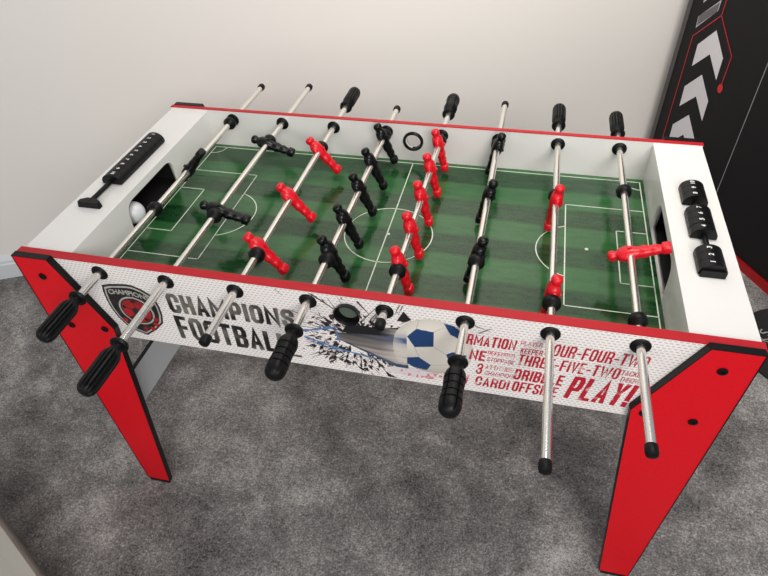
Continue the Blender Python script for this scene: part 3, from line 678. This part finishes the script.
    for q in ((0.111, 0.6436, 0.1176, 0.6206), (0.1419, 0.6508, 0.1629, 0.6365), (0.1421, 0.6851, 0.1571, 0.7083 - 0.01), (0.1387, 0.6045, 0.1707, 0.6119), (0.0985, 0.6669, 0.085, 0.665), (0.1139, 0.6875, 0.118, 0.707)):
        d, t = seg_d(X, Z, *q); put((d < 0.0006) & ball, L3(190, 180, 170))
    on &= np.hypot(X - 0.003, Z - 0.704) > 0.0165 + cs
    for x in rx: on &= np.hypot(X - x, Z - ZR) > 0.0085 + cs
    idx = np.argwhere(on); bmv = {}; V = []; F = []; CC = []
    def vid(i, j):
        k = (i, j)
        if k not in bmv: bmv[k] = len(V); V.append((xs[0] + i * cs, -0.0004, zs[0] + j * cs))
        return bmv[k]
    for i, j in idx:
        F.append((vid(i, j), vid(i + 1, j), vid(i + 1, j + 1), vid(i, j + 1))); CC.append(col[i, j])
    me = bpy.data.meshes.new('football_print'); me.from_pydata(V, [], F)
    at = me.color_attributes.new('ink', 'FLOAT_COLOR', 'CORNER')
    arr = np.ones((len(F), 4, 4), np.float32); arr[:, :, :3] = np.array(CC)[:, None, :]
    at.data.foreach_set('color', arr.ravel()); me.materials.append(M['print'])
    link('football_print', me, front)
football_print()

# ------------------------------------------------------------------ ball in the left goal
bm = bmesh.new(); bmesh.ops.create_uvsphere(bm, u_segments=32, v_segments=20, radius=0.0235)
o = mesh_obj('foosball', bm, M['ball'], loc=(-0.5325, 0.2340, ZF - 0.002 + 0.0236), smooth=180)
o['label'] = 'small white ball resting inside the left goal opening'; o['category'] = 'ball'

# ------------------------------------------------------------------ tall black cabinet on the right, facing the table
TH = math.radians(-61)
cab = empty('gaming_cabinet', 'tall black cabinet with grey arrow graphics and thin red lines, against the wall', 'cabinet', (1.013, 1.137, 0), TH)
# local x runs along the face (towards the camera), local -y... the face is y=0 and the body lies behind it (+y)
S0, S1, SD = -0.588, 0.17, -0.196
bm = bmesh.new(); box(bm, S0, SD - 0.0012, 0.0, 0.45, 0.03, 1.75); body = mesh_obj('side_panel', bm, M['cab'], cab, bevel=0.002)
bm = bmesh.new(); box(bm, SD + 0.0012, S1, 0.0, 0.45, 0.03, 1.75); mesh_obj('door_panel', bm, M['cab'], cab, bevel=0.002)
bm = bmesh.new(); box(bm, SD - 0.0012, SD + 0.0012, 0.0005, 0.44, 0.03, 1.749); mesh_obj('seam_strip', bm, M['arrow'], cab)
bm = bmesh.new(); box(bm, S0 - 0.0005, S0 + 0.018, -0.0022, 0.02, 0.03, 1.75); mesh_obj('edge_strip', bm, M['cab_edge'], cab)
bm = bmesh.new(); box(bm, S0, S1, -0.008, 0.45, 0.0, 0.03); mesh_obj('base_trim', bm, M['redbase'], cab, bevel=0.002)
yf = -0.0008
for k in range(9):
    dz = -0.1455 * k + 0.1455 * 0
    if k >= 4: continue
    bm = bmesh.new(); P = [(-0.430, 0.646), (-0.491, 0.580), (-0.487, 0.508), (-0.425, 0.571), (-0.363, 0.508), (-0.366, 0.580)]
    vs_ = [bm.verts.new((p[0], yf, p[1] + dz)) for p in P]; bm.faces.new((vs_[0], vs_[1], vs_[2], vs_[3])); bm.faces.new((vs_[0], vs_[3], vs_[4], vs_[5]))
    mesh_obj('arrow_graphic', bm, M['arrow_light'], cab)
for k in range(5):
    dz = 0.0785 * k
    bm = bmesh.new(); P = [(-0.526, 0.660), (-0.523, 0.624), (-0.449, 0.700), (-0.449, 0.733)]
    flat_poly(bm, [(a_, b_ + dz) for a_, b_ in P], yf, 1); c_ = (sum(p[0] for p in P) / 4, sum(p[1] for p in P) / 4)
    flat_poly(bm, [(c_[0] + (a_ - c_[0]) * .93, c_[1] + (b_ - c_[1]) * .86 + dz) for a_, b_ in P], yf - 0.0006, 0)
    mesh_obj('stripe_graphic', bm, [M['arrow_dark'], M['arrow']], cab)
bm = bmesh.new()
def rl(pts, wd=0.0028):
    for (x0, z0), (x1, z1) in zip(pts, pts[1:]):
        d = Vector((x1 - x0, z1 - z0)).normalized(); n = Vector((-d.y, d.x)) * wd / 2; e = d * wd / 2
        flat_poly(bm, [(x0 - e.x + n.x, z0 - e.y + n.y), (x0 - e.x - n.x, z0 - e.y - n.y), (x1 + e.x - n.x, z1 + e.y - n.y), (x1 + e.x + n.x, z1 + e.y + n.y)], yf - 0.0003)
rl([(-0.430, 1.2), (-0.429, 0.692), (-0.524, 0.597), (-0.520, 0.10)]); rl([(-0.429, 0.692), (-0.334, 0.597), (-0.335, 0.505)])
flat_poly(bm, [(-0.335 + a_ * 1.0, 0.492 + b_ * 1.35) for a_, b_ in circ(0, 0, 0.011, 20)], yf - 0.0006)
mesh_obj('red_line_graphic', bm, M['redline'], cab)

# ------------------------------------------------------------------ round dark rug at the right
rug = empty('round_rug', 'dark round rug with pale lettering on the carpet between the table and the black cabinet', 'rug', (1.130, 0.760, 0))
bm = bmesh.new(); lathe(bm, [(0.001, 0.182), (0.007, 0.182), (0.009, 0.178), (0.009, 0.1), (0.009, 0.01)], 'z', 72)
mesh_obj('rug_body', bm, M['matdark'], rug, smooth=40)
bm = bmesh.new()
for ch, a in (('S', 152), ('K', 167)):
    a = math.radians(a); RR = 0.10
    def fn(u, v, a=a):
        r = RR + 0.030 * v; t = a + (u - 0.5) * 0.024 / 0.14 * -1
        return (r * math.cos(t), r * math.sin(t), 0.0095)
    add_text(bm, ch, fn, 0.0)
for r_ in ():
    for i in range(72):
        p = 2 * PI * i / 72; q = 2 * PI * (i + 1) / 72
        flat_poly(bm, [(r * math.cos(t), r * math.sin(t)) for t, r in ((p, r_), (p, r_ + .003), (q, r_ + .003), (q, r_))], 0.0095, 0, 'z')
mesh_obj('rug_lettering', bm, M['mattext'], rug)

# ------------------------------------------------------------------ white storage box, lower left corner
d = Vector((0.216, -0.1112, 0)).normalized(); ang = math.atan2(d.y, d.x)
bxo = empty('storage_box', 'pale plastic storage box cut off by the lower left corner of the photo', 'box', (-0.909, -0.1724, 0), ang)
def rbox(name, x0, x1, y0, y1, z0, z1, r, parent, m, bev):
    P = []
    for cx, cy, a0 in ((x1 - r, y1 - r, 0), (x0 + r, y1 - r, 90), (x0 + r, y0 + r, 180), (x1 - r, y0 + r, 270)):
        P += [(cx + r * math.cos(math.radians(a0 + 15 * i)), cy + r * math.sin(math.radians(a0 + 15 * i))) for i in range(7)]
    return P
P = rbox('', -0.35, 0.42, -0.40, 0.0, 0, 0, 0.03, None, None, 0)
ob = plate('box_body', [P], 0.0, 0.205, 'z', M['box'], bxo)
P2 = rbox('', -0.356, 0.426, -0.406, 0.004, 0, 0, 0.034, None, None, 0); P3 = rbox('', -0.33, 0.40, -0.38, -0.022, 0, 0, 0.02, None, None, 0)
ob = plate('lid_rim', [P2, P3], 0.205, 0.216, 'z', M['box'], bxo)
ob = plate('lid', [rbox('', -0.33, 0.40, -0.38, -0.022, 0, 0, 0.02, None, None, 0)], 0.205, 0.213, 'z', M['box'], bxo)
